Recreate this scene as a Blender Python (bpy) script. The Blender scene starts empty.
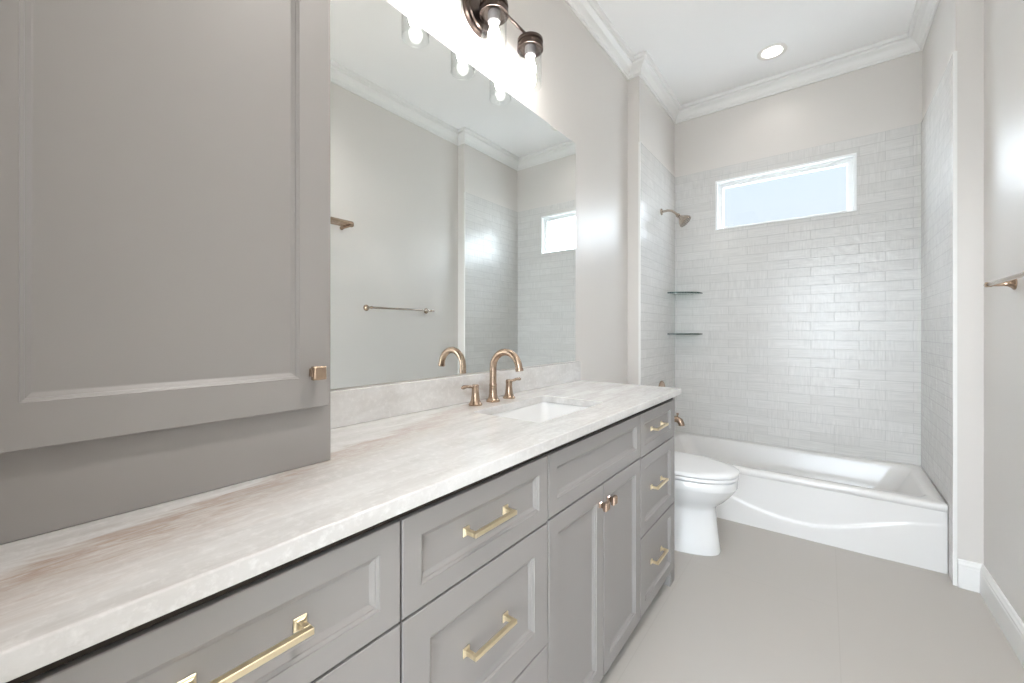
import bpy, bmesh, math, random
from mathutils import Vector, Matrix
random.seed(4)
S = bpy.context.scene
COL = S.collection
PI = math.pi

# ------------------------------------------------------------------ camera
cam_d = bpy.data.cameras.new('camera'); cam = bpy.data.objects.new('camera', cam_d); COL.objects.link(cam)
cam_d.sensor_width = 36.0
cam_d.lens = 36.0 * 410.373 / 1024
cam_d.shift_x = -0.00071
cam_d.shift_y = -0.00932
cam_d.clip_start = 0.01
cam.location = (0, 0, 1.1824)
cam.rotation_euler = (PI / 2, 0, 0.6523)
S.camera = cam

# ------------------------------------------------------------------ view and sky
S.view_settings.view_transform = 'Standard'
S.view_settings.look = 'None'
S.view_settings.gamma = 1.0
S.view_settings.use_curve_mapping = False
S.view_settings.exposure = 0.86
S.cycles.use_denoising = True
S.cycles.max_bounces = 14
S.cycles.diffuse_bounces = 8
S.cycles.glossy_bounces = 8
S.cycles.transparent_max_bounces = 16
S.cycles.sample_clamp_indirect = 6.0

W = bpy.data.worlds.new('sky'); S.world = W; W.use_nodes = True
wn = W.node_tree; wn.nodes.clear()
wo = wn.nodes.new('ShaderNodeOutputWorld'); wb = wn.nodes.new('ShaderNodeBackground')
wt = wn.nodes.new('ShaderNodeTexCoord'); wsx = wn.nodes.new('ShaderNodeSeparateXYZ'); wr = wn.nodes.new('ShaderNodeValToRGB')
wn.links.new(wt.outputs['Generated'], wsx.inputs[0]); wn.links.new(wsx.outputs['Z'], wr.inputs[0])
wn.links.new(wr.outputs[0], wb.inputs[0]); wn.links.new(wb.outputs[0], wo.inputs[0])
cr = wr.color_ramp
cr.elements[0].position = 0.0; cr.elements[0].color = (0.62, 0.70, 0.76, 1)
cr.elements[1].position = 0.75; cr.elements[1].color = (0.80, 0.87, 0.95, 1)
e = cr.elements.new(0.18); e.color = (0.80, 0.885, 0.96, 1)
e = cr.elements.new(0.32); e.color = (0.73, 0.855, 0.98, 1)
SKY = 0.62
# added glow as fill: sky brighter high up and either side of view
def wm(op, a, b=None, c=None):
    n_ = wn.nodes.new('ShaderNodeMath'); n_.operation = op
    for i_, v_ in enumerate((a, b, c)):
        if v_ is None: continue
        if isinstance(v_, (int, float)): n_.inputs[i_].default_value = v_
        else: wn.links.new(v_, n_.inputs[i_])
    return n_.outputs[0]
az = wm('ABSOLUTE', wm('ADD', wm('ARCTAN2', wsx.outputs['X'], wsx.outputs['Y']), 0.07))
def wstep(v_, lo, hi):
    n_ = wn.nodes.new('ShaderNodeMapRange'); n_.interpolation_type = 'SMOOTHSTEP'
    wn.links.new(v_, n_.inputs[0]); n_.inputs[1].default_value = lo; n_.inputs[2].default_value = hi
    return n_.outputs[0]
SIDE, HIGH = 12.5, 14.0
wn.links.new(wm('MULTIPLY', SKY, wm('ADD', wm('ADD', 1.0, wm('MULTIPLY', wstep(az, .16, .26), SIDE)), wm('MULTIPLY', wstep(wsx.outputs['Z'], .40, .62), HIGH))), wb.inputs[1])

# ------------------------------------------------------------------ lights (lamps' own lights follow in their builders)
BULB = 56.0
DOWN = 0.9
DOWN_FILL = 15.0
ROOM_FILL = 16.0
def area_light(name, loc, rot, power, size, size_y=None, color=(1, 1, 1), shape='RECTANGLE', spread=PI):
    l = bpy.data.lights.new(name, 'AREA'); l.energy = power; l.shape = shape; l.size = size
    if size_y: l.size_y = size_y
    l.color = color; l.spread = spread
    o = bpy.data.objects.new(name, l); COL.objects.link(o); o.location = loc; o.rotation_euler = rot
    return o
# added fill light, set at the unseen window behind the camera
area_light('room_fill', (0.0, -2.95, 1.5), (PI / 2, 0, 0), ROOM_FILL, 3.6, 2.4, (0.88, 0.94, 1.0))

# ------------------------------------------------------------------ materials
def new_mat(name):
    m = bpy.data.materials.new(name); m.use_nodes = True
    nt = m.node_tree; b = nt.nodes['Principled BSDF']
    return m, nt, b
def noise(nt, scale, detail=3, rough=.5, vec=None, dist=0.0):
    n = nt.nodes.new('ShaderNodeTexNoise'); n.inputs['Scale'].default_value = scale
    n.inputs['Detail'].default_value = detail; n.inputs['Roughness'].default_value = rough
    n.inputs['Distortion'].default_value = dist
    if vec is not None: nt.links.new(vec, n.inputs['Vector'])
    return n
def objcoord(nt, scale=(1, 1, 1), rot=(0, 0, 0), loc=(0, 0, 0)):
    t = nt.nodes.new('ShaderNodeTexCoord'); m = nt.nodes.new('ShaderNodeMapping')
    m.inputs['Scale'].default_value = scale; m.inputs['Rotation'].default_value = rot; m.inputs['Location'].default_value = loc
    nt.links.new(t.outputs['Object'], m.inputs[0]); return m.outputs[0]
def bump(nt, b, height, strength, dist):
    bp = nt.nodes.new('ShaderNodeBump'); bp.inputs['Strength'].default_value = strength; bp.inputs['Distance'].default_value = dist
    nt.links.new(height, bp.inputs['Height']); nt.links.new(bp.outputs[0], b.inputs['Normal']); return bp
def mth(nt, op, a, b=None, c=None):
    n = nt.nodes.new('ShaderNodeMath'); n.operation = op
    for i, v in enumerate((a, b, c)):
        if v is None: continue
        if isinstance(v, (int, float)): n.inputs[i].default_value = v
        else: nt.links.new(v, n.inputs[i])
    return n.outputs[0]
def mix(nt, fac, a, b):
    n = nt.nodes.new('ShaderNodeMix'); n.data_type = 'RGBA'
    if isinstance(fac, (int, float)): n.inputs[0].default_value = fac
    else: nt.links.new(fac, n.inputs[0])
    for i, v in ((6, a), (7, b)):
        if isinstance(v, tuple): n.inputs[i].default_value = (*v, 1)
        else: nt.links.new(v, n.inputs[i])
    return n.outputs[2]
def ramp(nt, fac, stops):
    r = nt.nodes.new('ShaderNodeValToRGB'); nt.links.new(fac, r.inputs[0])
    el = r.color_ramp.elements
    while len(el) < len(stops): el.new(0.5)
    for e_, (p, c) in zip(el, stops):
        e_.position = p; e_.color = (c, c, c, 1) if isinstance(c, (int, float)) else (*c, 1)
    return r.outputs[0]

def paint(name, col, rough, nscale=60, bstr=0.05, var=0.03, spec=0.5, coat=0.0):
    m, nt, b = new_mat(name)
    v = objcoord(nt)
    n = noise(nt, 2.2, 3, .5, v)
    c2 = tuple(max(0, x * (1 - var)) for x in col)
    nt.links.new(mix(nt, n.outputs['Fac'], col, c2), b.inputs['Base Color'])
    b.inputs['Roughness'].default_value = rough
    b.inputs['Specular IOR Level'].default_value = spec
    b.inputs['Coat Weight'].default_value = coat
    n2 = noise(nt, nscale, 2, .5, v)
    bump(nt, b, n2.outputs['Fac'], bstr, 0.002)
    return m
def metal(name, col, rough, brushed=(1, 1, 1)):
    m, nt, b = new_mat(name)
    v = objcoord(nt, brushed)
    n = noise(nt, 300, 2, .5, v)
    nt.links.new(mix(nt, n.outputs['Fac'], col, tuple(x * .88 for x in col)), b.inputs['Base Color'])
    b.inputs['Metallic'].default_value = 1.0
    b.inputs['Roughness'].default_value = rough
    return m
def emit(name, col, strength):
    m = bpy.data.materials.new(name); m.use_nodes = True; nt = m.node_tree; nt.nodes.clear()
    o = nt.nodes.new('ShaderNodeOutputMaterial'); em = nt.nodes.new('ShaderNodeEmission')
    em.inputs[0].default_value = (*col, 1); em.inputs[1].default_value = strength
    nt.links.new(em.outputs[0], o.inputs[0]); return m
def thin_glass(name, tint, refl=1.0, rough=0.0):
    m = bpy.data.materials.new(name); m.use_nodes = True; nt = m.node_tree; nt.nodes.clear()
    o = nt.nodes.new('ShaderNodeOutputMaterial'); mx = nt.nodes.new('ShaderNodeMixShader')
    t = nt.nodes.new('ShaderNodeBsdfTransparent'); t.inputs[0].default_value = (*tint, 1)
    g = nt.nodes.new('ShaderNodeBsdfGlossy'); g.inputs['Roughness'].default_value = rough
    f = nt.nodes.new('ShaderNodeFresnel'); ge = nt.nodes.new('ShaderNodeNewGeometry')
    nt.links.new(mth(nt, 'SUBTRACT', 1.5, mth(nt, 'MULTIPLY', ge.outputs['Backfacing'], 1.5 - 1 / 1.5)), f.inputs[0])
    nt.links.new(mth(nt, 'MULTIPLY', f.outputs[0], refl), mx.inputs[0])
    nt.links.new(t.outputs[0], mx.inputs[1]); nt.links.new(g.outputs[0], mx.inputs[2]); nt.links.new(mx.outputs[0], o.inputs[0])
    return m

M_WALL = paint('wall_paint', (0.665, 0.635, 0.605), 0.38, 55, 0.08, 0.02, 0.55)
M_CEIL = paint('ceiling_paint', (0.90, 0.895, 0.89), 0.7, 80, 0.04, 0.01, 0.3)
M_TRIM = paint('trim_paint', (0.80, 0.795, 0.78), 0.35, 40, 0.02, 0.01)
M_CAB = paint('cabinet_paint', (0.290, 0.274, 0.264), 0.38, 30, 0.02, 0.02, 0.5)
M_GAPSHADE = paint('cabinet_gap_shade', (0.028, 0.022, 0.017), 0.8, 30, 0.02, 0.02, 0.2)  # near-black: the shade in the cabinet gaps is put into this colour
M_PORC = paint('porcelain', (0.78, 0.78, 0.775), 0.12, 3, 0.01, 0.01, 0.5, 0.4)
M_ACRYL = paint('tub_enamel', (0.77, 0.757, 0.742), 0.22, 3, 0.01, 0.01, 0.5, 0.2)
M_SEAT = paint('seat_plastic', (0.79, 0.79, 0.79), 0.2, 3, 0.01, 0.01)
M_VINYL = paint('window_vinyl', (0.83, 0.84, 0.84), 0.35, 30, 0.02, 0.01)
M_BRASS = metal('brushed_gold', (0.92, 0.79, 0.55), 0.30)
M_BRONZE = metal('champagne_bronze', (0.48, 0.355, 0.265), 0.22)
M_ROSE = metal('polished_bronze', (0.62, 0.46, 0.36), 0.12)
M_NICKEL = metal('warm_nickel', (0.46, 0.39, 0.33), 0.22)
M_DARK = metal('dark_bronze', (0.13, 0.10, 0.088), 0.3)
M_SOCK = paint('socket_grey', (0.16, 0.15, 0.155), 0.5)
M_GLASS = thin_glass('clear_glass', (0.97, 0.98, 0.98), 1.0)
M_PANE = thin_glass('window_glass', (0.985, 0.99, 0.99), 0.8)
M_BULB = emit('glowing_bulb', (1.0, 0.96, 0.915), BULB)
M_LENS = emit('downlight_lens', (1.0, 0.95, 0.88), 2.5)
M_BAFFLE = paint('baffle_white', (0.82, 0.80, 0.76), 0.5)
m, nt, b = new_mat('mirror_silver'); M_MIRROR = m
b.inputs['Base Color'].default_value = (0.90, 0.925, 0.915, 1); b.inputs['Metallic'].default_value = 1; b.inputs['Roughness'].default_value = 0.0
m, nt, b = new_mat('shelf_glass'); M_SHELF = m
lw = nt.nodes.new('ShaderNodeLayerWeight'); 
b.inputs['Base Color'].default_value = (0.55, 0.78, 0.70, 1); b.inputs['Transmission Weight'].default_value = 1.0
b.inputs['Roughness'].default_value = 0.03; b.inputs['IOR'].default_value = 1.5
m, nt, b = new_mat('shelf_edge'); M_SHELFEDGE = m
b.inputs['Base Color'].default_value = (0.012, 0.04, 0.032, 1); b.inputs['Roughness'].default_value = 0.15

def tile_mat(name, axis, off):
    m, nt, b = new_mat(name)
    t = nt.nodes.new('ShaderNodeTexCoord'); sx = nt.nodes.new('ShaderNodeSeparateXYZ'); cx = nt.nodes.new('ShaderNodeCombineXYZ')
    nt.links.new(t.outputs['Object'], sx.inputs[0])
    nt.links.new(mth(nt, 'ADD', sx.outputs[axis], off), cx.inputs[0])
    nt.links.new(mth(nt, 'ADD', sx.outputs['Z'], 0.045), cx.inputs[1])
    def brick(c1, c2, cm, ms):
        br = nt.nodes.new('ShaderNodeTexBrick'); nt.links.new(cx.outputs[0], br.inputs['Vector'])
        br.offset = 0.5; br.inputs['Scale'].default_value = 1.0
        br.inputs['Brick Width'].default_value = 0.2625; br.inputs['Row Height'].default_value = 0.065
        br.inputs['Mortar Size'].default_value = ms; br.inputs['Mortar Smooth'].default_value = 0.3
        br.inputs['Color1'].default_value = (*c1, 1); br.inputs['Color2'].default_value = (*c2, 1); br.inputs['Mortar'].default_value = (*cm, 1)
        br.inputs['Bias'].default_value = 0.0
        return br
    br = brick((0.70, 0.688, 0.67), (0.66, 0.648, 0.63), (0.575, 0.565, 0.55), 0.0022)
    # crosshatched glaze: fine horizontal and vertical ribs, a random choice for each tile
    mh = nt.nodes.new('ShaderNodeMapping'); mh.inputs['Scale'].default_value = (6, 120, 1); nt.links.new(cx.outputs[0], mh.inputs[0])
    mv = nt.nodes.new('ShaderNodeMapping'); mv.inputs['Scale'].default_value = (110, 9, 1); nt.links.new(cx.outputs[0], mv.inputs[0])
    nh = noise(nt, 1.0, 2, .5, mh.outputs[0]); nv = noise(nt, 1.0, 2, .5, mv.outputs[0])
    pick = noise(nt, 6.0, 1, .5, cx.outputs[0])
    pk = ramp(nt, pick.outputs['Fac'], [(0.42, 0.0), (0.58, 1.0)])
    rib = mix(nt, pk, nh.outputs['Fac'], nv.outputs['Fac'])
    rb = ramp(nt, rib, [(0.35, 0.0), (0.65, 1.0)])
    col = mix(nt, mth(nt, 'MULTIPLY', rb, 0.42), br.outputs['Color'], (0.52, 0.513, 0.50))
    nt.links.new(col, b.inputs['Base Color'])
    b.inputs['Roughness'].default_value = 0.25
    b.inputs['Specular IOR Level'].default_value = 0.6
    wav = noise(nt, 14, 2, .5, cx.outputs[0])
    h = mth(nt, 'MULTIPLY', br.outputs['Fac'], -0.9)
    h = mth(nt, 'ADD', h, mth(nt, 'MULTIPLY', rib, 0.30))
    h = mth(nt, 'ADD', h, mth(nt, 'MULTIPLY', wav.outputs['Fac'], 3.2))
    bump(nt, b, h, 0.5, 0.0022)
    return m
M_TILE_X = tile_mat('handmade_tile_back', 'X', 0.394 + 10 * 0.2625 - 1.05 + 0.2625 - 0.5695 + 0.0)
M_TILE_Y = tile_mat('handmade_tile_side', 'Y', 0.11)

m, nt, b = new_mat('floor_porcelain'); M_FLOOR = m
v = objcoord(nt, (1, 1, 1), (0, 0, PI / 2), (0.44, 0.56, 0))
br = nt.nodes.new('ShaderNodeTexBrick'); nt.links.new(v, br.inputs['Vector']); br.offset = 0.5
br.inputs['Scale'].default_value = 1; br.inputs['Brick Width'].default_value = 1.2; br.inputs['Row Height'].default_value = 0.60
br.inputs['Mortar Size'].default_value = 0.0018; br.inputs['Mortar Smooth'].default_value = 0.2
br.inputs['Color1'].default_value = (0.475, 0.445, 0.41, 1); br.inputs['Color2'].default_value = (0.47, 0.44, 0.405, 1); br.inputs['Mortar'].default_value = (0.44, 0.41, 0.375, 1)
n = noise(nt, 3.0, 4, .6, objcoord(nt)); nt.links.new(mix(nt, mth(nt, 'MULTIPLY', n.outputs['Fac'], .16), br.outputs['Color'], (0.42, 0.39, 0.36)), b.inputs['Base Color'])
b.inputs['Roughness'].default_value = 0.38
bump(nt, b, mth(nt, 'MULTIPLY', br.outputs['Fac'], -1.0), 0.3, 0.001)

m, nt, b = new_mat('room_floor'); M_WOOD = m
v = objcoord(nt, (12, 1, 1)); n = noise(nt, 3, 4, .6, v)
nt.links.new(mix(nt, n.outputs['Fac'], (0.50, 0.46, 0.41), (0.42, 0.38, 0.33)), b.inputs['Base Color']); b.inputs['Roughness'].default_value = 0.5

# quartzite: white-grey stone, streaks along the length, one brown vein drifting towards the wall
m, nt, b = new_mat('quartzite'); M_STONE = m
t = nt.nodes.new('ShaderNodeTexCoord'); sx = nt.nodes.new('ShaderNodeSeparateXYZ'); nt.links.new(t.outputs['Object'], sx.inputs[0])
vs = objcoord(nt, (9, 1.6, 4), (0, 0, 0.26)); vb = objcoord(nt)
streak = noise(nt, 2.4, 6, .62, vs, 0.6); cloud = noise(nt, 6, 6, .65, vb, 0.8); fine = noise(nt, 60, 4, .7, vb); wide = noise(nt, 1.8, 3, .5, vb)
base = mix(nt, ramp(nt, streak.outputs['Fac'], [(0.36, 0.0), (0.64, 1.0)]), (0.72, 0.715, 0.705), (0.565, 0.55, 0.535))
base = mix(nt, mth(nt, 'MULTIPLY', ramp(nt, cloud.outputs['Fac'], [(0.45, 0.0), (0.7, 1.0)]), 0.5), base, (0.62, 0.605, 0.59))
base = mix(nt, mth(nt, 'MULTIPLY', ramp(nt, fine.outputs['Fac'], [(0.5, 0.0), (0.75, 1.0)]), 0.35), base, (0.92, 0.915, 0.905))
s = mth(nt, 'ADD', sx.outputs['X'], mth(nt, 'MULTIPLY', sx.outputs['Y'], 0.31))
s = mth(nt, 'ADD', s, 0.650)
s = mth(nt, 'ADD', s, mth(nt, 'MULTIPLY', mth(nt, 'SUBTRACT', wide.outputs['Fac'], 0.5), 0.22))
s = mth(nt, 'ADD', s, mth(nt, 'MULTIPLY', mth(nt, 'SUBTRACT', streak.outputs['Fac'], 0.5), 0.16))
band = ramp(nt, mth(nt, 'ADD', s, 0.5), [(0.405, 0.0), (0.435, 0.95), (0.48, 0.75), (0.52, 0.35), (0.58, 0.0)])
zc = ramp(nt, mth(nt, 'MULTIPLY', sx.outputs['Y'], 0.5), [(0.0, 1.0), (0.28, 0.75), (0.62, 0.4), (0.72, 0.0)])
grain = noise(nt, 5.0, 8, .72, objcoord(nt, (16, 3.2, 8), (0, 0, 0.30)), 1.2)
gr = ramp(nt, grain.outputs['Fac'], [(0.38, 0.05), (0.62, 1.0)])
bf = mth(nt, 'MULTIPLY', mth(nt, 'MULTIPLY', band, zc), mth(nt, 'ADD', 0.30, mth(nt, 'MULTIPLY', gr, 0.75)))
base = mix(nt, mth(nt, 'MULTIPLY', gr, 0.16), base, (0.50, 0.47, 0.44))
base = mix(nt, bf, base, (0.42, 0.315, 0.25))
nt.links.new(base, b.inputs['Base Color']); b.inputs['Roughness'].default_value = 0.16; b.inputs['Specular IOR Level'].default_value = 0.5
bump(nt, b, fine.outputs['Fac'], 0.03, 0.001)

# ------------------------------------------------------------------ mesh helpers
def mesh_obj(name, bm, mats, parent=None, smooth=False, angle=None):
    bmesh.ops.recalc_face_normals(bm, faces=bm.faces)
    me = bpy.data.meshes.new(name); bm.to_mesh(me); bm.free()
    for mm in (mats if isinstance(mats, (list, tuple)) else [mats]): me.materials.append(mm)
    if smooth:
        for p in me.polygons: p.use_smooth = True
        if angle is not None: me.set_sharp_from_angle(angle=math.radians(angle))
    o = bpy.data.objects.new(name, me); COL.objects.link(o)
    if parent is not None: o.parent = parent
    return o
def bevel(o, w, seg=2, ang=40):
    md = o.modifiers.new('bevel', 'BEVEL'); md.width = w; md.segments = seg; md.limit_method = 'ANGLE'; md.angle_limit = math.radians(ang)
    return o
def box(bm, x0, x1, y0, y1, z0, z1):
    vs = [bm.verts.new((x, y, z)) for x in (x0, x1) for y in (y0, y1) for z in (z0, z1)]
    for f in ((0, 1, 3, 2), (4, 6, 7, 5), (0, 4, 5, 1), (2, 3, 7, 6), (0, 2, 6, 4), (1, 5, 7, 3)): bm.faces.new([vs[i] for i in f])
def bx(*a):
    bm = bmesh.new(); box(bm, *a); return bm
def frame_axes(d):
    d = d.normalized(); up = Vector((0, 0, 1)) if abs(d.z) < .95 else Vector((1, 0, 0))
    a = d.cross(up).normalized(); return a, d.cross(a).normalized()
def tube(bm, pts, radii, seg=16, cap=True):
    pts = [Vector(p) for p in pts]
    if isinstance(radii, (int, float)): radii = [radii] * len(pts)
    rings = []; a = None
    for i, p in enumerate(pts):
        d = (pts[min(i + 1, len(pts) - 1)] - pts[max(i - 1, 0)]).normalized()
        if a is None: a, bb = frame_axes(d)
        else:
            a = (a - d * a.dot(d)).normalized(); bb = d.cross(a)
        rings.append([bm.verts.new(p + (a * math.cos(t) + bb * math.sin(t)) * radii[i]) for t in [2 * PI * k / seg for k in range(seg)]])
    for r0, r1 in zip(rings, rings[1:]):
        for k in range(seg): bm.faces.new((r0[k], r0[(k + 1) % seg], r1[(k + 1) % seg], r1[k]))
    if cap: bm.faces.new(rings[0][::-1]); bm.faces.new(rings[-1])
def lathe(bm, c, axis, prof, seg=32, close=False):
    """prof = [(radius, distance along axis)]"""
    axis = Vector(axis).normalized(); a, bb = frame_axes(axis); c = Vector(c); rings = []
    for r, h in prof:
        if r < 1e-6: rings.append([bm.verts.new(c + axis * h)])
        else: rings.append([bm.verts.new(c + axis * h + (a * math.cos(2 * PI * k / seg) + bb * math.sin(2 * PI * k / seg)) * r) for k in range(seg)])
    pr = list(zip(rings, rings[1:]))
    if close: pr.append((rings[-1], rings[0]))
    for r0, r1 in pr:
        for k in range(seg):
            k2 = (k + 1) % seg
            if len(r0) == 1 and len(r1) == 1: continue
            if len(r0) == 1: bm.faces.new((r0[0], r1[k2], r1[k]))
            elif len(r1) == 1: bm.faces.new((r0[k], r0[k2], r1[0]))
            else: bm.faces.new((r0[k], r0[k2], r1[k2], r1[k]))
def loft(bm, loops, cap0=True, cap1=True):
    rs = [[bm.verts.new(p) for p in l] for l in loops]; n = len(rs[0])
    for r0, r1 in zip(rs, rs[1:]):
        for k in range(n): bm.faces.new((r0[k], r0[(k + 1) % n], r1[(k + 1) % n], r1[k]))
    if cap0: bm.faces.new(rs[0][::-1])
    if cap1: bm.faces.new(rs[-1])
    return rs
def rrect(x0, x1, y0, y1, r, z, k=6):
    r = max(1e-4, min(r, (x1 - x0) / 2 - 1e-4, (y1 - y0) / 2 - 1e-4)); out = []
    for cx_, cy_, a0 in ((x1 - r, y1 - r, 0), (x0 + r, y1 - r, PI / 2), (x0 + r, y0 + r, PI), (x1 - r, y0 + r, 1.5 * PI)):
        for i in range(k + 1):
            t_ = a0 + PI / 2 * i / k; out.append((cx_ + r * math.cos(t_), cy_ + r * math.sin(t_), z))
    return out
def empty(name, loc, label, cat, group=None):
    o = bpy.data.objects.new(name, None); COL.objects.link(o); o.location = loc; o.empty_display_size = .05
    o['label'] = label; o['category'] = cat
    if group: o['group'] = group
    return o
def tag(o, label, cat, group=None):
    o['label'] = label; o['category'] = cat
    if group: o['group'] = group
    return o
def struct(o): o['kind'] = 'structure'; return o
def origin_shift(o, loc):
    """put the mesh origin at loc without moving the mesh"""
    o.data.transform(Matrix.Translation(-Vector(loc))); o.location = loc; return o
class Loc:
    """parts written in world coordinates, parented to an Empty at its base"""
    def __init__(s, e): s.e = e
    def put(s, name, bm, mats, parent=None, **k):
        o = mesh_obj(name, bm, mats, None, **k); p = parent or s.e
        o.parent = p
        w = s.e.location
        if parent is None: o.data.transform(Matrix.Translation(-w))
        else: o.data.transform(Matrix.Translation(-w))
        return o

# ------------------------------------------------------------------ room numbers (metres)
XW, XR = -1.1069, 0.568                 # painted side walls
AL, AR = -1.0155, 0.4722                # tiled faces of the tub alcove
TT = 0.008                              # tile thickness
YB, YJ, YR = 3.5958, 2.776, -0.04       # tiled back wall, alcove returns, rear wall
ZC = 3.05; ZT = 2.49                    # ceiling, top of tile
WX0, WX1, WZ0, WZ1 = -0.7042, 0.1631, 1.996, 2.3876
OUT = 0.14

# ------------------------------------------------------------------ shell
struct(mesh_obj('floor', bx(XW - .3, XR + .3, YR, YB + .3, -0.1, 0), M_FLOOR))
struct(mesh_obj('ceiling', None or (lambda: (lambda bm: (
    [box(bm, *q) for q in ((XW - .3, -0.3455, YR - .12, YB + .3, ZC, ZC + .1), (-0.2285, .2015, YR - .12, YB + .3, ZC, ZC + .1), (.3185, XR + .3, YR - .12, YB + .3, ZC, ZC + .1),
     (.2015, .3185, YR - .12, .80 - .0585, ZC, ZC + .1), (.2015, .3185, .80 + .0585, YB + .3, ZC, ZC + .1),
     (-0.3455, -0.2285, YR - .12, 3.222 - .0585, ZC, ZC + .1), (-0.3455, -0.2285, 3.222 + .0585, YB + .3, ZC, ZC + .1),
     )], bm)[1])(bmesh.new()))(), M_CEIL))
struct(mesh_obj('wall_left', bx(XW - OUT, XW, YR, YJ, 0, ZC), M_WALL))
struct(mesh_obj('wall_right', bx(XR, XR + OUT, YR, YJ, 0, ZC), M_WALL))
wal = struct(mesh_obj('wall_alcove_left', bx(XW - OUT, AL - TT, YJ, YB + TT, 0, ZC), M_WALL))
war = struct(mesh_obj('wall_alcove_right', bx(AR + TT, XR + OUT, YJ, YB + TT, 0, ZC), M_WALL))
bm = bmesh.new(); y0, y1 = YB + TT, YB + TT + OUT
for q in ((XW - OUT, WX0, 0, ZC), (WX1, XR + OUT, 0, ZC), (WX0, WX1, 0, WZ0), (WX0, WX1, WZ1, ZC)): box(bm, q[0], q[1], y0, y1, q[2], q[3])
wbk = struct(mesh_obj('wall_back', bm, M_WALL))
bm = bmesh.new(); box(bm, XW - OUT, -0.42, YR - .12, YR, 0, ZC); box(bm, 0.44, XR + OUT, YR - .12, YR, 0, ZC); box(bm, -0.42, 0.44, YR - .12, YR, 2.15, ZC)
struct(mesh_obj('wall_rear', bm, M_WALL))
# tile skins
ZTUB = 0.3404
bm = bmesh.new()
for q in ((AL, WX0, ZTUB + .001, ZT), (WX1, AR, ZTUB + .001, ZT), (WX0, WX1, ZTUB + .001, WZ0), (WX0, WX1, WZ1, ZT)): box(bm, q[0], q[1], YB, YB + TT - .0005, q[2], q[3])
mesh_obj('tile', bm, M_TILE_X, wbk)
YTUB = 2.870
for x0, x1, par in ((AL - TT + .0005, AL, wal), (AR, AR + TT - .0005, war)):
    bm = bmesh.new(); box(bm, x0, x1, YJ, YB, ZTUB + .001, ZT); box(bm, x0, x1, YJ, YTUB - .002, 0, ZTUB + .001)
    mesh_obj('tile', bm, M_TILE_Y, par)
# tile edge trims
struct(mesh_obj('trim_1', bx(AL - .0125, AL + .0015, YJ - .004, YJ, 0, ZT), M_TRIM))
struct(mesh_obj('trim_2', bx(AR - .0015, AR + .0125, YJ - .004, YJ, 0, ZT), M_TRIM))

def sweep(path, prof, closed=False):
    """path: xy points, room interior on the right-hand side; prof: (distance from wall, z)"""
    bm = bmesh.new(); P = [Vector((p[0], p[1])) for p in path]; n = len(P); rings = []
    def nrm(i, j):
        d = (P[j] - P[i]).normalized(); return Vector((d.y, -d.x))
    for i in range(n):
        if closed: na, nb = nrm((i - 1) % n, i), nrm(i, (i + 1) % n)
        else: na = nrm(i - 1, i) if i else nrm(0, 1); nb = nrm(i, i + 1) if i < n - 1 else na
        mt = (na + nb); mt = mt / (1 + na.dot(nb))
        rings.append([bm.verts.new((P[i].x + mt.x * d, P[i].y + mt.y * d, z)) for d, z in prof])
    pr = list(zip(rings, rings[1:]))
    if closed: pr.append((rings[-1], rings[0]))
    m_ = len(prof)
    for r0, r1 in pr:
        for k in range(m_): bm.faces.new((r0[k], r0[(k + 1) % m_], r1[(k + 1) % m_], r1[k]))
    if not closed: bm.faces.new(rings[0]); bm.faces.new(rings[-1][::-1])
    return bm
g = .0006
path = [(XW + g, YR + g), (XW + g, YJ - g), (AL - TT + g, YJ - g), (AL - TT + g, YB + TT - g), (AR + TT - g, YB + TT - g), (AR + TT - g, YJ - g), (XR - g, YJ - g), (XR - g, YR + g)]
cz = 2.946
crown = [(0, cz), (.010, cz), (.012, cz + .012), (.018, cz + .016), (.022, cz + .030), (.034, cz + .050), (.050, cz + .062), (.056, cz + .066), (.058, cz + .078), (.072, cz + .082), (.076, cz + .092), (.076, ZC - .0005), (0, ZC - .0005)]
struct(mesh_obj('trim_3', sweep(path, crown, True), M_TRIM))
BH = .129
bprof = [(0, 0), (.015, 0), (.015, BH - .034), (.013, BH - .029), (.013, BH - .020), (.009, BH - .012), (.007, BH - .003), (.004, BH), (0, BH)]
struct(mesh_obj('baseboard_right', sweep([(AR + .0135, YJ - g), (XR - g, YJ - g), (XR - g, YR + g)], bprof), M_TRIM))
struct(mesh_obj('baseboard_left', sweep([(XW + g, 2.05), (XW + g, YJ - g), (AL - .0135, YJ - g)], bprof), M_TRIM))

# window in the back wall
w = struct(mesh_obj('window_1', (lambda bm: ([box(bm, *q) for q in (
    (WX0 + .0005, WX0 + .014, YB - .006, YB + .095, WZ0 + .007, WZ1 - .014), (WX1 - .014, WX1 - .0005, YB - .006, YB + .095, WZ0 + .007, WZ1 - .014),
    (WX0 + .0005, WX1 - .0005, YB - .006, YB + .095, WZ1 - .014, WZ1 - .0005), (WX0 + .0005, WX1 - .0005, YB - .006, YB + .095, WZ0 + .0005, WZ0 + .007))], bm)[1])(bmesh.new()), M_VINYL))
a0, a1, c0, c1 = WX0 + .0145, WX1 - .0145, WZ0 + .0075, WZ1 - .0145; fw = .034; fb = .014
mesh_obj('sash', (lambda bm: ([box(bm, *q) for q in (
    (a0, a0 + fw, YB + .040, YB + .078, c0, c1), (a1 - fw, a1, YB + .040, YB + .078, c0, c1),
    (a0 + fw, a1 - fw, YB + .040, YB + .078, c1 - fw, c1), (a0 + fw, a1 - fw, YB + .040, YB + .078, c0, c0 + fb),
    (a0, a1, YB + .028, YB + .040, c1 - .012, c1), (a0, a0 + .012, YB + .028, YB + .040, c0, c1 - .012), (a1 - .012, a1, YB + .028, YB + .040, c0, c1 - .012))], bm)[1])(bmesh.new()), M_VINYL, w)
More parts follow.
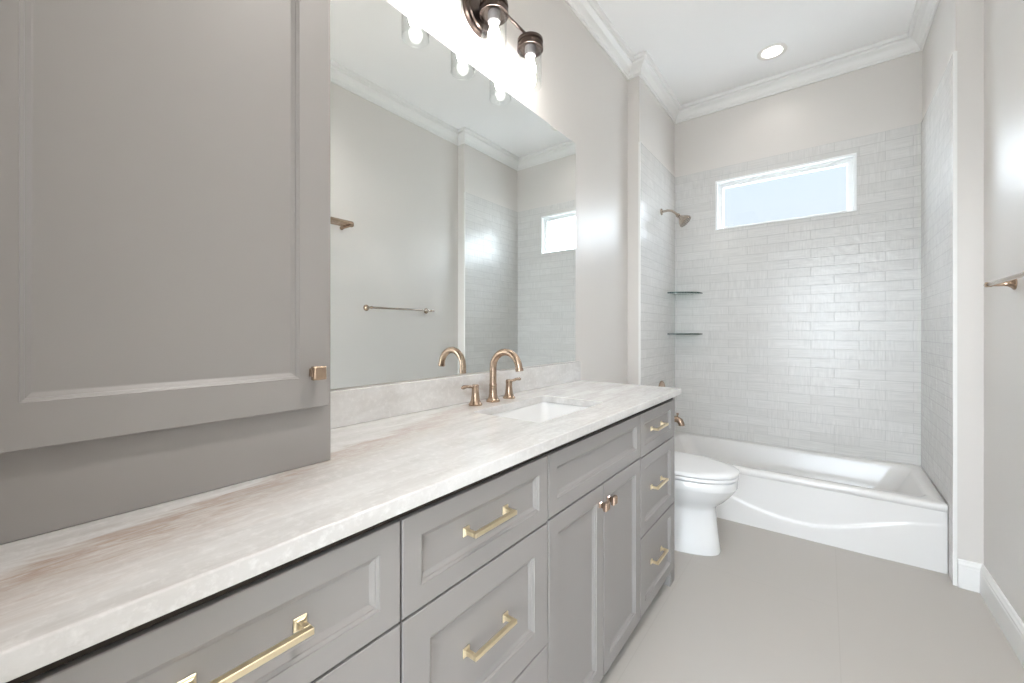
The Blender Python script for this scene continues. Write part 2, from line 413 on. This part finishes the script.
mesh_obj('pane', bx(a0 + fw, a1 - fw, YB + .056, YB + .060, c0 + fb, c1 - fw), M_PANE, w)

# unseen room added behind the camera, with a window for the fill light
struct(mesh_obj('floor_bedroom', bx(-2.2, 2.2, -3.0, YR, -0.1, 0), M_WOOD))
struct(mesh_obj('ceiling_bedroom', bx(-2.2, 2.2, -3.0, YR - .12, ZC, ZC + .1), M_CEIL))
struct(mesh_obj('wall_bedroom_left', bx(-2.3, -2.2, -3.0, YR - .12, 0, ZC), M_WALL))
struct(mesh_obj('wall_bedroom_right', bx(2.2, 2.3, -3.0, YR - .12, 0, ZC), M_WALL))
bm = bmesh.new()
for q in ((-2.3, -1.85, 0, ZC), (1.85, 2.3, 0, ZC), (-1.85, 1.85, 0, .25), (-1.85, 1.85, 2.75, ZC)): box(bm, q[0], q[1], -3.1, -3.0, q[2], q[3])
struct(mesh_obj('wall_bedroom_rear', bm, M_WALL))
bm = bmesh.new(); box(bm, -2.3, XW - OUT, YR - .12, YR, 0, ZC); box(bm, XR + OUT, 2.3, YR - .12, YR, 0, ZC)
struct(mesh_obj('wall_bedroom_front', bm, M_WALL))
w2 = struct(mesh_obj('window_2_added', (lambda bm: ([box(bm, *q) for q in ((-1.85, -1.8, -3.09, -3.02, .25, 2.75), (1.8, 1.85, -3.09, -3.02, .25, 2.75), (-1.8, 1.8, -3.09, -3.02, 2.70, 2.75), (-1.8, 1.8, -3.09, -3.02, .25, .30), (-.62, -.58, -3.09, -3.02, .30, 2.70), (.58, .62, -3.09, -3.02, .30, 2.70))], bm)[1])(bmesh.new()), M_VINYL))  # made-up window, out of view, to carry the fill light

# ------------------------------------------------------------------ vanity cabinets
XF = -0.574                                    # face of doors and drawers
CB = XW + .003                                 # backs of the cabinets
def shaker(y0, y1, z0, z1, xf, s, thick=.020, mould=1.0):
    bm = bmesh.new()
    def lp(i, d): return [(xf - d, y0 + i, z0 + i), (xf - d, y1 - i, z0 + i), (xf - d, y1 - i, z1 - i), (xf - d, y0 + i, z1 - i)]
    q = mould
    seq = [(0, thick), (0, .0012), (.0012, 0), (s, 0), (s + .0006, .0018), (s + .0050 * q, .0042), (s + .0056 * q, .0062), (s + .0125 * q, .0108), (s + .0145 * q, .0112)]
    loft(bm, [lp(i, d) for i, d in seq])
    return bm
def bar_pull(L, yc, zc, xf, length=.138):
    """square bar pull with flared square feet"""
    bm = bmesh.new(); h = .0048
    for sgn in (-1, 1):
        y = yc + sgn * (length / 2 - h)
        loft(bm, [[(xf + d, y - r, zc - r), (xf + d, y + r, zc - r), (xf + d, y + r, zc + r), (xf + d, y - r, zc + r)] for d, r in ((.0003, .0095), (.003, .0095), (.0045, .0060), (.009, h), (.0225, h))])
    box(bm, xf + .0225, xf + .0325, yc - length / 2, yc + length / 2, zc - h, zc + h)
    return bm
def knob(yc, zc, xf):
    bm = bmesh.new()
    loft(bm, [[(xf + d, yc - r, zc - r), (xf + d, yc + r, zc - r), (xf + d, yc + r, zc + r), (xf + d, yc - r, zc + r)] for d, r in ((.0003, .0080), (.003, .0080), (.006, .0062), (.013, .0072), (.018, .0130), (.027, .0135), (.0305, .0108))])
    return bm
GAP = .0026
ZTOP = .864
def cabinet(name, y0, y1, label, cat, foot=None):
    e_ = empty(name, ((XF + CB) / 2, (y0 + y1) / 2, 0), label, cat); L = Loc(e_)
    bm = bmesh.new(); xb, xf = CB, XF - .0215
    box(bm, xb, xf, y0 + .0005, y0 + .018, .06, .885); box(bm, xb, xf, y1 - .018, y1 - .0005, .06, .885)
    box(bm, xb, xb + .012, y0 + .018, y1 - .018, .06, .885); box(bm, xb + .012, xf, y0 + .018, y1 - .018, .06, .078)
    L.put('body', bm, M_GAPSHADE)
    L.put('shade_strip', bx(XF - .0190, XF - .0035, y0 + .0005, y1 - .0005, ZTOP + .0015, .8855), M_GAPSHADE)  # dark strip added as the shade in the gap under the counter
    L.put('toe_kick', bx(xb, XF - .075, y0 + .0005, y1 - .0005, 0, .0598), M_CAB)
    return e_, L
def drawer(L, y0, y1, z0, z1, s, handle=True):
    d = L.put('drawer', shaker(y0 + GAP, y1 - GAP, z0 + GAP, z1 - GAP, XF, s), M_CAB)
    if handle:
        h = L.put('handle', bar_pull(L, (y0 + y1) / 2, (z0 + z1) / 2, XF - .0112), M_BRASS, parent=d); bevel(h, .0008, 1)
    return d
YC = (-.018, .440, .904, 1.572, 2.005)
e_, L = cabinet('drawer_cabinet', YC[0], YC[1], 'greige drawer cabinet nearest the camera, under the tall wall-side tower', 'cabinet')
drawer(L, YC[0], YC[1], .688, ZTOP, .040); drawer(L, YC[0], YC[1], .373, .688, .060); drawer(L, YC[0], YC[1], .062, .373, .060)
e_, L = cabinet('drawer_cabinet', YC[1], YC[2], 'greige drawer cabinet with three gold bar pulls, just left of the two-door sink cabinet', 'cabinet')
drawer(L, YC[1], YC[2], .688, ZTOP, .040); drawer(L, YC[1], YC[2], .373, .688, .060); drawer(L, YC[1], YC[2], .062, .373, .060)
e_, L = cabinet('sink_cabinet', YC[2], YC[3], 'greige sink cabinet with two doors, bronze knobs and a false drawer front above', 'cabinet')
L.put('false_front', shaker(YC[2] + GAP, YC[3] - GAP, .692 + GAP, ZTOP - GAP, XF, .040), M_CAB)
ym = (YC[2] + YC[3]) / 2
for a_, b_, ky in ((YC[2], ym, ym - .030), (ym, YC[3], ym + .030)):
    d = L.put('door', shaker(a_ + GAP, b_ - GAP, .062, .692 - GAP, XF, .048), M_CAB)
    bevel(L.put('knob', knob(ky, .632, XF), M_ROSE, parent=d), .0008, 1)
e_, L = cabinet('drawer_cabinet', YC[3], YC[4], 'greige three-drawer cabinet at the far end beside the toilet, standing on a square foot', 'cabinet')
drawer(L, YC[3], YC[4], .688, ZTOP, .040); drawer(L, YC[3], YC[4], .375, .688, .045); drawer(L, YC[3], YC[4], .062, .375, .045)
L.put('end_panel', bx(CB, XF - .0005, YC[4] + .0005, YC[4] + .017, .062, .885), M_CAB)
L.put('foot', bx(XF - .050, XF - .001, YC[4] - .048, YC[4] + .017, 0, .0615), M_CAB)

# ------------------------------------------------------------------ countertop, backsplash, sink
ZK0, ZK1 = .886, .9139
SX0, SX1, SY0, SY1 = -.950, -.672, 1.015, 1.462
def plate_hole(X0, X1, Y0, Y1, hole, r, z0, z1, k=6):
    bm = bmesh.new()
    inner = rrect(*hole, r, 0, k); outer = [(X1, Y1), (X0, Y1), (X0, Y0), (X1, Y0)]; n = k + 1
    V = {}
    for z in (z0, z1):
        V[z] = ([bm.verts.new((x, y, z)) for x, y in outer], [bm.verts.new((p[0], p[1], z)) for p in inner])
        o_, i_ = V[z]
        for c in range(4):
            for j in range(k): bm.faces.new((o_[c], i_[c * n + j], i_[c * n + j + 1]))
            c2 = (c + 1) % 4
            bm.faces.new((o_[c], i_[c * n + k], i_[c2 * n], o_[c2]))
    for a_, b_ in ((V[z0][0], V[z1][0]), (V[z0][1], V[z1][1])):
        for j in range(len(a_)): bm.faces.new((a_[j], a_[(j + 1) % len(a_)], b_[(j + 1) % len(a_)], b_[j]))
    return bm
ct = mesh_obj('countertop', plate_hole(XW + .001, -.5489, YR + .002, 2.045, (SX0, SX1, SY0, SY1), .022, ZK0, ZK1), M_STONE)
bevel(ct, .0025, 2, 60); tag(ct, 'long white quartzite countertop with brown veining running over the greige cabinets', 'countertop')
bs = mesh_obj('backsplash', bx(XW + .001, XW + .021, .4535, 2.045, ZK1 + .0004, 1.0175), M_STONE)
bevel(bs, .0015, 1); tag(bs, 'low white quartzite backsplash strip standing behind the faucet under the mirror', 'backsplash')

e_ = empty('undermount_sink', ((SX0 + SX1) / 2, (SY0 + SY1) / 2, .74), 'white rectangular undermount sink set into the quartzite countertop', 'sink'); L = Loc(e_)
bm = bmesh.new(); q = (SX0, SX1, SY0, SY1)
def rr(i, z, r): return rrect(q[0] + i, q[1] - i, q[2] + i, q[3] - i, r, z, 6)
loft(bm, [rr(.014, .735, .05), rr(-.012, .76, .04), rr(-.015, .87, .035), rr(-.024, .872, .035), rr(-.024, .8855, .035), rr(-.004, .8855, .026), rr(-.001, .878, .028), rr(.006, .80, .035), rr(.014, .768, .05), rr(.034, .754, .06), rr(.09, .750, .04)])
L.put('basin', bm, M_PORC, smooth=True, angle=50)
bm = bmesh.new(); lathe(bm, ((SX0 + SX1) / 2 - .03, (SY0 + SY1) / 2, .7505), (0, 0, 1), [(0, .003), (.014, .003), (.016, .001), (.022, .0025), (.024, .0003)], 24)
L.put('drain', bm, M_BRONZE, smooth=True, angle=40)

# ------------------------------------------------------------------ faucet
FX, FY = -1.0225, 1.2135; FZ = ZK1 + .0004
e_ = empty('faucet', (FX, FY, FZ), 'champagne bronze gooseneck faucet with two lever handles behind the sink', 'faucet'); L = Loc(e_)
bm = bmesh.new(); lathe(bm, (FX, FY, FZ), (0, 0, 1), [(0, 0), (.0265, 0), (.0270, .004), (.0225, .008), (.0185, .016), (.0155, .030), (.0145, .060), (.0150, .062), (.0150, .066), (.0140, .068), (.0140, .072), (0, .072)], 32)
L.put('spout_base', bm, M_BRONZE, smooth=True, angle=35)
R = .0625; zt = FZ + .130; pts = [(FX, FY, FZ + .070), (FX, FY, zt - .04), (FX, FY, zt)]
for i in range(1, 15):
    t_ = PI * i / 14 * .965; pts.append((FX + R - R * math.cos(t_), FY, zt + R * math.sin(t_)))
last = Vector(pts[-1]); dd = (last - Vector(pts[-2])).normalized(); pts.append(tuple(last + dd * .004)); pts.append(tuple(last + dd * .0045)); pts.append(tuple(last + dd * .014))
bm = bmesh.new(); tube(bm, pts, [.0135] * (len(pts) - 2) + [.0148, .0148], 20)
L.put('spout', bm, M_BRONZE, smooth=True, angle=50)
for sgn in (-1, 1):
    y = FY + sgn * .1005; x = FX
    bm = bmesh.new(); lathe(bm, (x, y, FZ), (0, 0, 1), [(0, 0), (.0250, 0), (.0255, .004), (.0205, .009), (.0165, .020), (.0140, .040), (.0130, .058), (.0135, .060), (.0135, .072), (.0105, .076), (0, .077)], 28)
    hd = L.put('handle', bm, M_BRONZE, smooth=True, angle=35)
    bm = bmesh.new(); tube(bm, [(x, y, FZ + .0675), (x + .001, y + sgn * .02, FZ + .069), (x + .002, y + sgn * .048, FZ + .073), (x + .003, y + sgn * .066, FZ + .072), (x + .003, y + sgn * .073, FZ + .070)], [.0055, .0055, .0056, .0072, .0045], 12)
    L.put('lever', bm, M_BRONZE, parent=hd, smooth=True, angle=50)

# ------------------------------------------------------------------ tower cabinet on the counter
TX = -.8252; TY0, TY1 = -.036, .452; TZ0 = ZK1 + .0006; TZ1 = 2.94
e_ = empty('tower_cabinet', ((TX + XW) / 2, (TY0 + TY1) / 2, TZ0), 'tall greige cabinet with one panelled door standing on the countertop at the left', 'cabinet'); L = Loc(e_)
bevel(L.put('body', bx(XW + .002, TX, TY0, TY1, TZ0, TZ1), M_CAB), .001, 1)
d = L.put('door', shaker(-.027, .438, 1.033, 2.86, -.8045, .060, .0203, .86), M_CAB)
bevel(L.put('knob', knob(.404, 1.103, -.8045), M_BRONZE, parent=d), .001, 1)

# ------------------------------------------------------------------ mirror
MY0, MY1, MZ0, MZ1 = .4545, 2.0190, 1.0214, 2.2270
bm = bmesh.new()
loft(bm, [[(x, MY0 + i, MZ0 + i), (x, MY1 - i, MZ0 + i), (x, MY1 - i, MZ1 - i), (x, MY0 + i, MZ1 - i)] for x, i in ((XW + .0006, 0), (XW + .0028, 0), (XW + .0034, .0008))])
mr = mesh_obj('wall_mirror', bm, M_MIRROR); tag(mr, 'large frameless mirror on the left wall above the quartzite backsplash', 'mirror')

# ------------------------------------------------------------------ vanity light
LX, LY, LZ = -1.020, 1.216, 2.456; SP = .2445
e_ = empty('vanity_light', (XW, LY, LZ), 'three-lamp dark bronze vanity light with clear glass cylinders above the mirror', 'wall lamp'); L = Loc(e_)
bm = bmesh.new(); lathe(bm, (XW + .0006, LY, LZ - .006), (1, 0, 0), [(0, 0), (.086, 0), (.086, .010), (.082, .016), (.069, .018), (.065, .024), (0, .026)], 48)
L.put('backplate', bm, M_DARK, smooth=True, angle=30)
bm = bmesh.new(); tube(bm, [(XW + .024, LY, LZ), (LX, LY, LZ)], .009, 16)
L.put('stem', bm, M_DARK, smooth=True, angle=50)
bm = bmesh.new(); tube(bm, [(LX, LY - SP, LZ), (LX, LY + SP, LZ)], .0058, 12)
L.put('arm', bm, M_DARK, smooth=True, angle=50)
for k in (-1, 0, 1):
    c = (LX, LY + k * SP, 0); zt = LZ - .010
    bm = bmesh.new()
    lathe(bm, c, (0, 0, 1), [(0, zt + .014), (.014, zt + .014), (.016, zt + .004), (.053, zt + .002), (.0555, zt), (.0555, zt - .009), (.053, zt - .011), (.047, zt - .011), (.047, zt - .023), (.053, zt - .023), (.0560, zt - .025), (.0560, zt - .042), (.0525, zt - .042), (.0525, zt - .030), (.019, zt - .028), (0, zt - .028)], 40)
    hol = L.put('lamp_holder', bm, M_DARK, smooth=True, angle=30)
    bm = bmesh.new(); lathe(bm, c, (0, 0, 1), [(0, zt - .029), (.0235, zt - .029), (.0240, zt - .034), (.0240, zt - .066), (.021, zt - .069), (0, zt - .069)], 24)
    L.put('socket', bm, M_SOCK, parent=hol, smooth=True, angle=40)
    bm = bmesh.new(); lathe(bm, c, (0, 0, 1), [(.0490, zt - .0425), (.0495, 2.253), (.0500, 2.2485), (.0490, 2.2470), (.0475, 2.2485), (.0470, 2.253), (.0465, zt - .0425)], 40, close=True)
    L.put('lamp_shade', bm, M_GLASS, smooth=True, angle=50)
    bm = bmesh.new(); b0 = zt - .0692
    lathe(bm, c, (0, 0, 1), [(0, b0), (.0125, b0), (.013, b0 - .010), (.0155, b0 - .022), (.0215, b0 - .038), (.0240, b0 - .052), (.0235, b0 - .064), (.0190, b0 - .076), (.010, b0 - .084), (0, b0 - .086)], 28)
    L.put('bulb', bm, M_BULB, smooth=True)

# ------------------------------------------------------------------ downlights
def downlight(x, y, label, power):
    e_ = empty('recessed_light', (x, y, ZC), label, 'ceiling light', 'recessed ceiling lights'); L = Loc(e_)
    bm = bmesh.new(); lathe(bm, (x, y, ZC), (0, 0, -1), [(.057, -.090), (.0575, -.0005), (.085, .0006), (.086, .003), (.083, .005), (.064, .006), (.058, .002), (.047, -.050), (.047, -.090)], 40, close=True)
    L.put('trim_ring', bm, M_BAFFLE, smooth=True, angle=35)
    bm = bmesh.new(); lathe(bm, (x, y, ZC), (0, 0, -1), [(0, -.056), (.0465, -.056), (.0465, -.050), (0, -.048)], 32)
    L.put('lens', bm, M_LENS, smooth=True, angle=35)
    l = area_light('downlight_lamp', (0, 0, .040), (0, 0, 0), power, .075, None, (1.0, .965, .925), 'DISK'); l.parent = e_
downlight(-.287, 3.222, 'white recessed ceiling light glowing above the bathtub', DOWN)
downlight(.26, .80, 'added white recessed fill light, unseen, above the vanity, near the doorway', DOWN_FILL)  # ceiling lamp out of view, added to brighten the room

# ------------------------------------------------------------------ bathtub
e_ = empty('bathtub', ((AL + AR) / 2, (YTUB + YB) / 2, 0), 'white alcove bathtub with a curved line on its apron, under the window', 'bathtub'); L = Loc(e_)
bm = bmesh.new(); bx0, bx1, by0, by1 = AL + .0012, AR - .0012, YTUB, YB + .0005
def tl(ix, iy0, iy1, r, z, k=6): return rrect(bx0 + ix, bx1 - ix, by0 + iy0, by1 - iy1, r, z, k)
# outer: apron face with embossed smile curve done as a grid; rim and basin as a loft
loft(bm, [tl(0, 0.010, 0, .001, .30), tl(0, 0.0, 0, .001, .312), tl(0, .001, 0, .001, .328), tl(0, .006, 0, .001, .337), tl(0.001, .014, 0, .002, ZTUB), tl(.050, .058, .045, .07, ZTUB), tl(.060, .068, .053, .08, .335), tl(.066, .075, .058, .085, .322), tl(.13, .090, .075, .09, .20), tl(.20, .11, .10, .10, .09), tl(.25, .15, .14, .10, .065), tl(.3, .25, .25, .08, .060)], cap0=False)
L.put('basin', bm, M_ACRYL, smooth=True, angle=60)
def curve_z(x):
    P = [(-1.02, .20), (-.70, .19), (-.56, .172), (-.463, .149), (-.375, .122), (-.291, .103), (-.21, .091), (-.138, .086), (-.037, .090), (.05, .112), (.113, .134), (.19, .162), (.262, .188), (.33, .210), (.48, .24)]
    for (xa, za), (xb, zb) in zip(P, P[1:]):
        if x <= xb:
            f = max(0, min(1, (x - xa) / (xb - xa))); return za + (zb - za) * f
    return P[-1][1]
bm = bmesh.new(); nx, nz = 120, 90; rows = []
for j in range(nz + 1):
    z = .3005 * j / nz; row = []
    for i in range(nx + 1):
        x = bx0 + (bx1 - bx0) * i / nx; dz = z - curve_z(x)
        fade = max(0, min(1, (.36 - x) / .18)) * max(0, min(1, (x + .98) / .1))
        st = 1 / (1 + math.exp(dz / .0028))           # 1 below the line: the lower skirt stands proud
        rec = .010 - .0085 * st * (.25 + .75 * fade) * (1 if z < .29 else 1)
        row.append(bm.verts.new((x, by0 + rec, z)))
    rows.append(row)
for j in range(nz):
    for i in range(nx): bm.faces.new((rows[j][i], rows[j][i + 1], rows[j + 1][i + 1], rows[j + 1][i]))
back = [[bm.verts.new((x, by0 + .05, z)) for x in (bx0, bx1)] for z in (0, .3005)]
bm.faces.new((rows[0][0], back[0][0], back[0][1], rows[0][-1], *rows[0][-2:0:-1])); bm.faces.new((rows[-1][0], *rows[-1][1:-1], rows[-1][-1], back[1][1], back[1][0]))
bm.faces.new((back[0][0], back[1][0], back[1][1], back[0][1]))
bm.faces.new([r[0] for r in rows] + [back[1][0], back[0][0]]); bm.faces.new([r[-1] for r in rows][::-1] + [back[0][1], back[1][1]])
L.put('apron', bm, M_ACRYL, smooth=True, angle=60)
bm = bmesh.new(); lathe(bm, (AL + .119, 3.232, .225), (1, 0, .52), [(0, .008), (.022, .008), (.026, .006), (.027, 0)], 24)
L.put('overflow_plate', bm, M_BRONZE, smooth=True, angle=40)

# ------------------------------------------------------------------ tub and shower fittings on the left tile wall
SYc = 3.225
e_ = empty('shower_fixture', (AL, SYc, 2.11), 'brushed nickel shower head on a bent arm high on the left tile wall', 'shower head'); L = Loc(e_)
bm = bmesh.new(); lathe(bm, (AL + .0005, SYc, 2.112), (1, 0, 0), [(0, 0), (.026, 0), (.026, .003), (.020, .008), (.012, .011), (0, .011)], 28)
L.put('flange', bm, M_NICKEL, smooth=True, angle=35)
bm = bmesh.new(); tube(bm, [(AL + .008, SYc, 2.112), (AL + .05, SYc, 2.114), (AL + .078, SYc, 2.107), (AL + .098, SYc, 2.092), (AL + .125, SYc, 2.064)], .0095, 16)
L.put('arm', bm, M_NICKEL, smooth=True, angle=50)
bm = bmesh.new(); hx, hz = AL + .122, 2.067; dv = Vector((.70, 0, -.71)).normalized()
lathe(bm, (hx, SYc, hz), dv, [(0, -.004), (.014, -.004), (.016, .002), (.016, .014), (.012, .018), (.017, .026), (.022, .034), (.040, .058), (.0485, .074), (.0500, .080), (.0490, .086), (.045, .0875), (0, .0865)], 32)
L.put('head', bm, M_NICKEL, smooth=True, angle=35)
bm = bmesh.new()
for ring, cnt in ((.015, 8), (.028, 14), (.039, 20)):
    a_, b_ = frame_axes(dv)
    for i in range(cnt):
        p = Vector((hx, SYc, hz)) + dv * .0868 + (a_ * math.cos(2 * PI * i / cnt) + b_ * math.sin(2 * PI * i / cnt)) * ring
        tube(bm, [p, p + dv * .003], [.0022, .0015], 6)
o = L.put('nozzles', bm, M_SOCK); o['kind'] = 'stuff'
e_ = empty('shower_valve', (AL, SYc, .72), 'round bronze shower valve with a lever on the left tile wall, mostly behind the counter', 'shower valve'); L = Loc(e_)
bm = bmesh.new(); lathe(bm, (AL + .0005, SYc, .722), (1, 0, 0), [(0, 0), (.083, 0), (.083, .004), (.076, .009), (.030, .012), (.028, .040), (.024, .044), (0, .045)], 36)
vp = L.put('trim_plate', bm, M_BRONZE, smooth=True, angle=30)
bm = bmesh.new(); tube(bm, [(AL + .036, SYc, .722), (AL + .042, SYc, .70), (AL + .052, SYc, .655)], [.010, .009, .007], 12)
L.put('lever', bm, M_BRONZE, smooth=True, angle=50)
e_ = empty('tub_spout', (AL, SYc, .52), 'champagne bronze tub spout with a pull-up diverter above the bathtub rim', 'tub spout'); L = Loc(e_)
bm = bmesh.new(); tube(bm, [(AL + .0005, SYc, .520), (AL + .006, SYc, .520), (AL + .008, SYc, .520), (AL + .085, SYc, .522), (AL + .118, SYc, .521), (AL + .140, SYc, .510), (AL + .150, SYc, .490), (AL + .151, SYc, .478)], [.034, .034, .025, .0245, .024, .0235, .022, .022], 24)
L.put('spout', bm, M_BRONZE, smooth=True, angle=40)
bm = bmesh.new(); lathe(bm, (AL + .122, SYc, .540), (0, 0, 1), [(0, 0), (.005, 0), (.005, .014), (.009, .017), (.009, .026), (.006, .029), (0, .029)], 16)
L.put('diverter_knob', bm, M_BRONZE, smooth=True, angle=40)

for z, lab in ((1.498, 'upper of the two quarter-round glass corner shelves in the tiled shower'), (1.166, 'lower of the two quarter-round glass corner shelves in the tiled shower')):
    bm = bmesh.new(); x0, y0_, r = AL + .0005, YB - .0005, .215; n = 24
    arc = [(x0 + r * math.cos(PI / 2 * i / n), y0_ - r * math.sin(PI / 2 * i / n)) for i in range(n + 1)]
    ring = [(x0, y0_)] + arc
    lo = [bm.verts.new((x, y, z - .0045)) for x, y in ring]; hi = [bm.verts.new((x, y, z + .0045)) for x, y in ring]
    bm.faces.new(lo[::-1]); bm.faces.new(hi); k_ = len(ring)
    for i in range(k_):
        f = bm.faces.new((lo[i], lo[(i + 1) % k_], hi[(i + 1) % k_], hi[i])); f.material_index = 1
    o = mesh_obj('corner_shelf', bm, [M_SHELF, M_SHELFEDGE]); origin_shift(o, (x0, y0_, z))
    tag(o, lab, 'shelf', 'glass corner shelves')

# ------------------------------------------------------------------ towel bar and towel rack on the right wall
e_ = empty('towel_bar', (XR, 2.13, 1.36), 'slim bronze towel bar with round posts on the right wall', 'towel bar'); L = Loc(e_)
bxx = XR - .068; zb = 1.366; ya, yb_ = 1.80, 2.385
for y in (ya, yb_):
    bm = bmesh.new(); lathe(bm, (XR - .0005, y, zb), (-1, 0, 0), [(0, 0), (.024, 0), (.024, .004), (.016, .010), (.0105, .018), (.0085, .030), (.0080, .056), (.0100, .060), (.0100, .074), (.008, .077), (0, .077)], 24)
    L.put('post', bm, M_BRONZE, smooth=True, angle=35)
bm = bmesh.new(); tube(bm, [(bxx, ya - .035, zb), (bxx, ya - .028, zb), (bxx, yb_ + .028, zb), (bxx, yb_ + .035, zb)], [.0058, .0075, .0075, .0058], 16)
L.put('bar', bm, M_NICKEL, smooth=True, angle=50)

e_ = empty('towel_rack', (XR, 1.30, 1.90), 'bronze towel rack of parallel bars high on the right wall, seen in the mirror', 'towel rack'); L = Loc(e_)
ra, rb_ = 1.02, 1.600; zr = 1.930
bm = bmesh.new()
for y in (ra, rb_):
    bm2 = bmesh.new(); lathe(bm2, (XR - .0005, y, zr), (-1, 0, 0), [(0, 0), (.014, 0), (.014, .004), (.010, .008), (.010, .03), (.010, .118), (.013, .122), (.013, .140), (0, .142)], 20)
    L.put('bracket', bm2, M_BRONZE, smooth=True, angle=35)
for k in range(3):
    bm2 = bmesh.new(); x = XR - .050 - k * .040; tube(bm2, [(x, ra - .012, zr + .014), (x, rb_ + .006, zr + .014), (x, rb_ + .014, zr + .014)], [.014, .014, .009], 14)
    L.put('bar', bm2, M_BRONZE, smooth=True, angle=50)
bm.free()

# ------------------------------------------------------------------ toilet
TYc = 2.42
e_ = empty('toilet', (-.72, TYc, 0), 'white two-piece toilet with closed lid between the vanity and the bathtub', 'toilet'); L = Loc(e_)
def egg(xb, xt, hw, z, n=40, flat=.35, p=2.25):
    """outline: xb back, xt tip, hw half width; blunt at the back, elongated at the front"""
    xc = xb + (xt - xb) * .42; out = []
    for i in range(n):
        t_ = 2 * PI * i / n; c_, s_ = math.cos(t_), math.sin(t_)
        ex = 2 / (p if c_ > 0 else 3.2)
        x = xc + (abs(c_) ** ex) * (1 if c_ > 0 else -1) * ((xt - xc) if c_ > 0 else (xc - xb))
        y = TYc + (abs(s_) ** (2 / 2.3)) * (1 if s_ > 0 else -1) * hw
        out.append((x, y, z))
    return out
bm = bmesh.new()
loft(bm, [egg(-1.02, -.450, .128, 0), egg(-1.02, -.447, .129, .008), egg(-1.02, -.456, .122, .06), egg(-1.02, -.466, .118, .15), egg(-1.02, -.474, .118, .225), egg(-1.02, -.468, .125, .248), egg(-1.00, -.430, .148, .280), egg(-.98, -.396, .170, .318), egg(-.96, -.378, .180, .345), egg(-.94, -.371, .184, .357), egg(-.94, -.368, .186, .362), egg(-.94, -.367, .187, .400), egg(-.94, -.372, .183, .405), egg(-.90, -.43, .14, .405)])
box(bm, -1.06, -.90, TYc - .11, TYc + .11, .30, .395)
L.put('bowl', bm, M_PORC, smooth=True, angle=45)
bm = bmesh.new(); loft(bm, [egg(-.915, -.366, .186, .4085), egg(-.918, -.362, .190, .412), egg(-.918, -.361, .190, .422), egg(-.915, -.365, .187, .4275)])
L.put('seat', bm, M_SEAT, smooth=True, angle=35)
bm = bmesh.new(); loft(bm, [egg(-.915, -.364, .188, .4310), egg(-.918, -.360, .191, .434), egg(-.918, -.361, .190, .444), egg(-.912, -.372, .182, .4515), egg(-.88, -.42, .15, .4545), egg(-.80, -.55, .07, .4560)])
L.put('lid', bm, M_SEAT, smooth=True, angle=35)
bm = bmesh.new(); loft(bm, [rrect(-1.095, -.925, TYc - .195, TYc + .195, .03, .396), rrect(-1.097, -.912, TYc - .205, TYc + .205, .035, .42), rrect(-1.099, -.895, TYc - .215, TYc + .215, .035, .735)])
L.put('tank', bm, M_PORC, smooth=True, angle=40)
bm = bmesh.new(); loft(bm, [rrect(-1.101, -.888, TYc - .222, TYc + .222, .035, .7355), rrect(-1.102, -.885, TYc - .224, TYc + .224, .037, .742), rrect(-1.102, -.885, TYc - .224, TYc + .224, .037, .762), rrect(-1.098, -.893, TYc - .216, TYc + .216, .03, .770)])
L.put('tank_lid', bm, M_PORC, smooth=True, angle=40)
bm = bmesh.new(); tube(bm, [(-.897, TYc - .15, .68), (-.880, TYc - .15, .68), (-.874, TYc - .13, .679), (-.872, TYc - .075, .674)], [.011, .008, .006, .005], 12)
L.put('flush_lever', bm, M_BRONZE, smooth=True, angle=50)
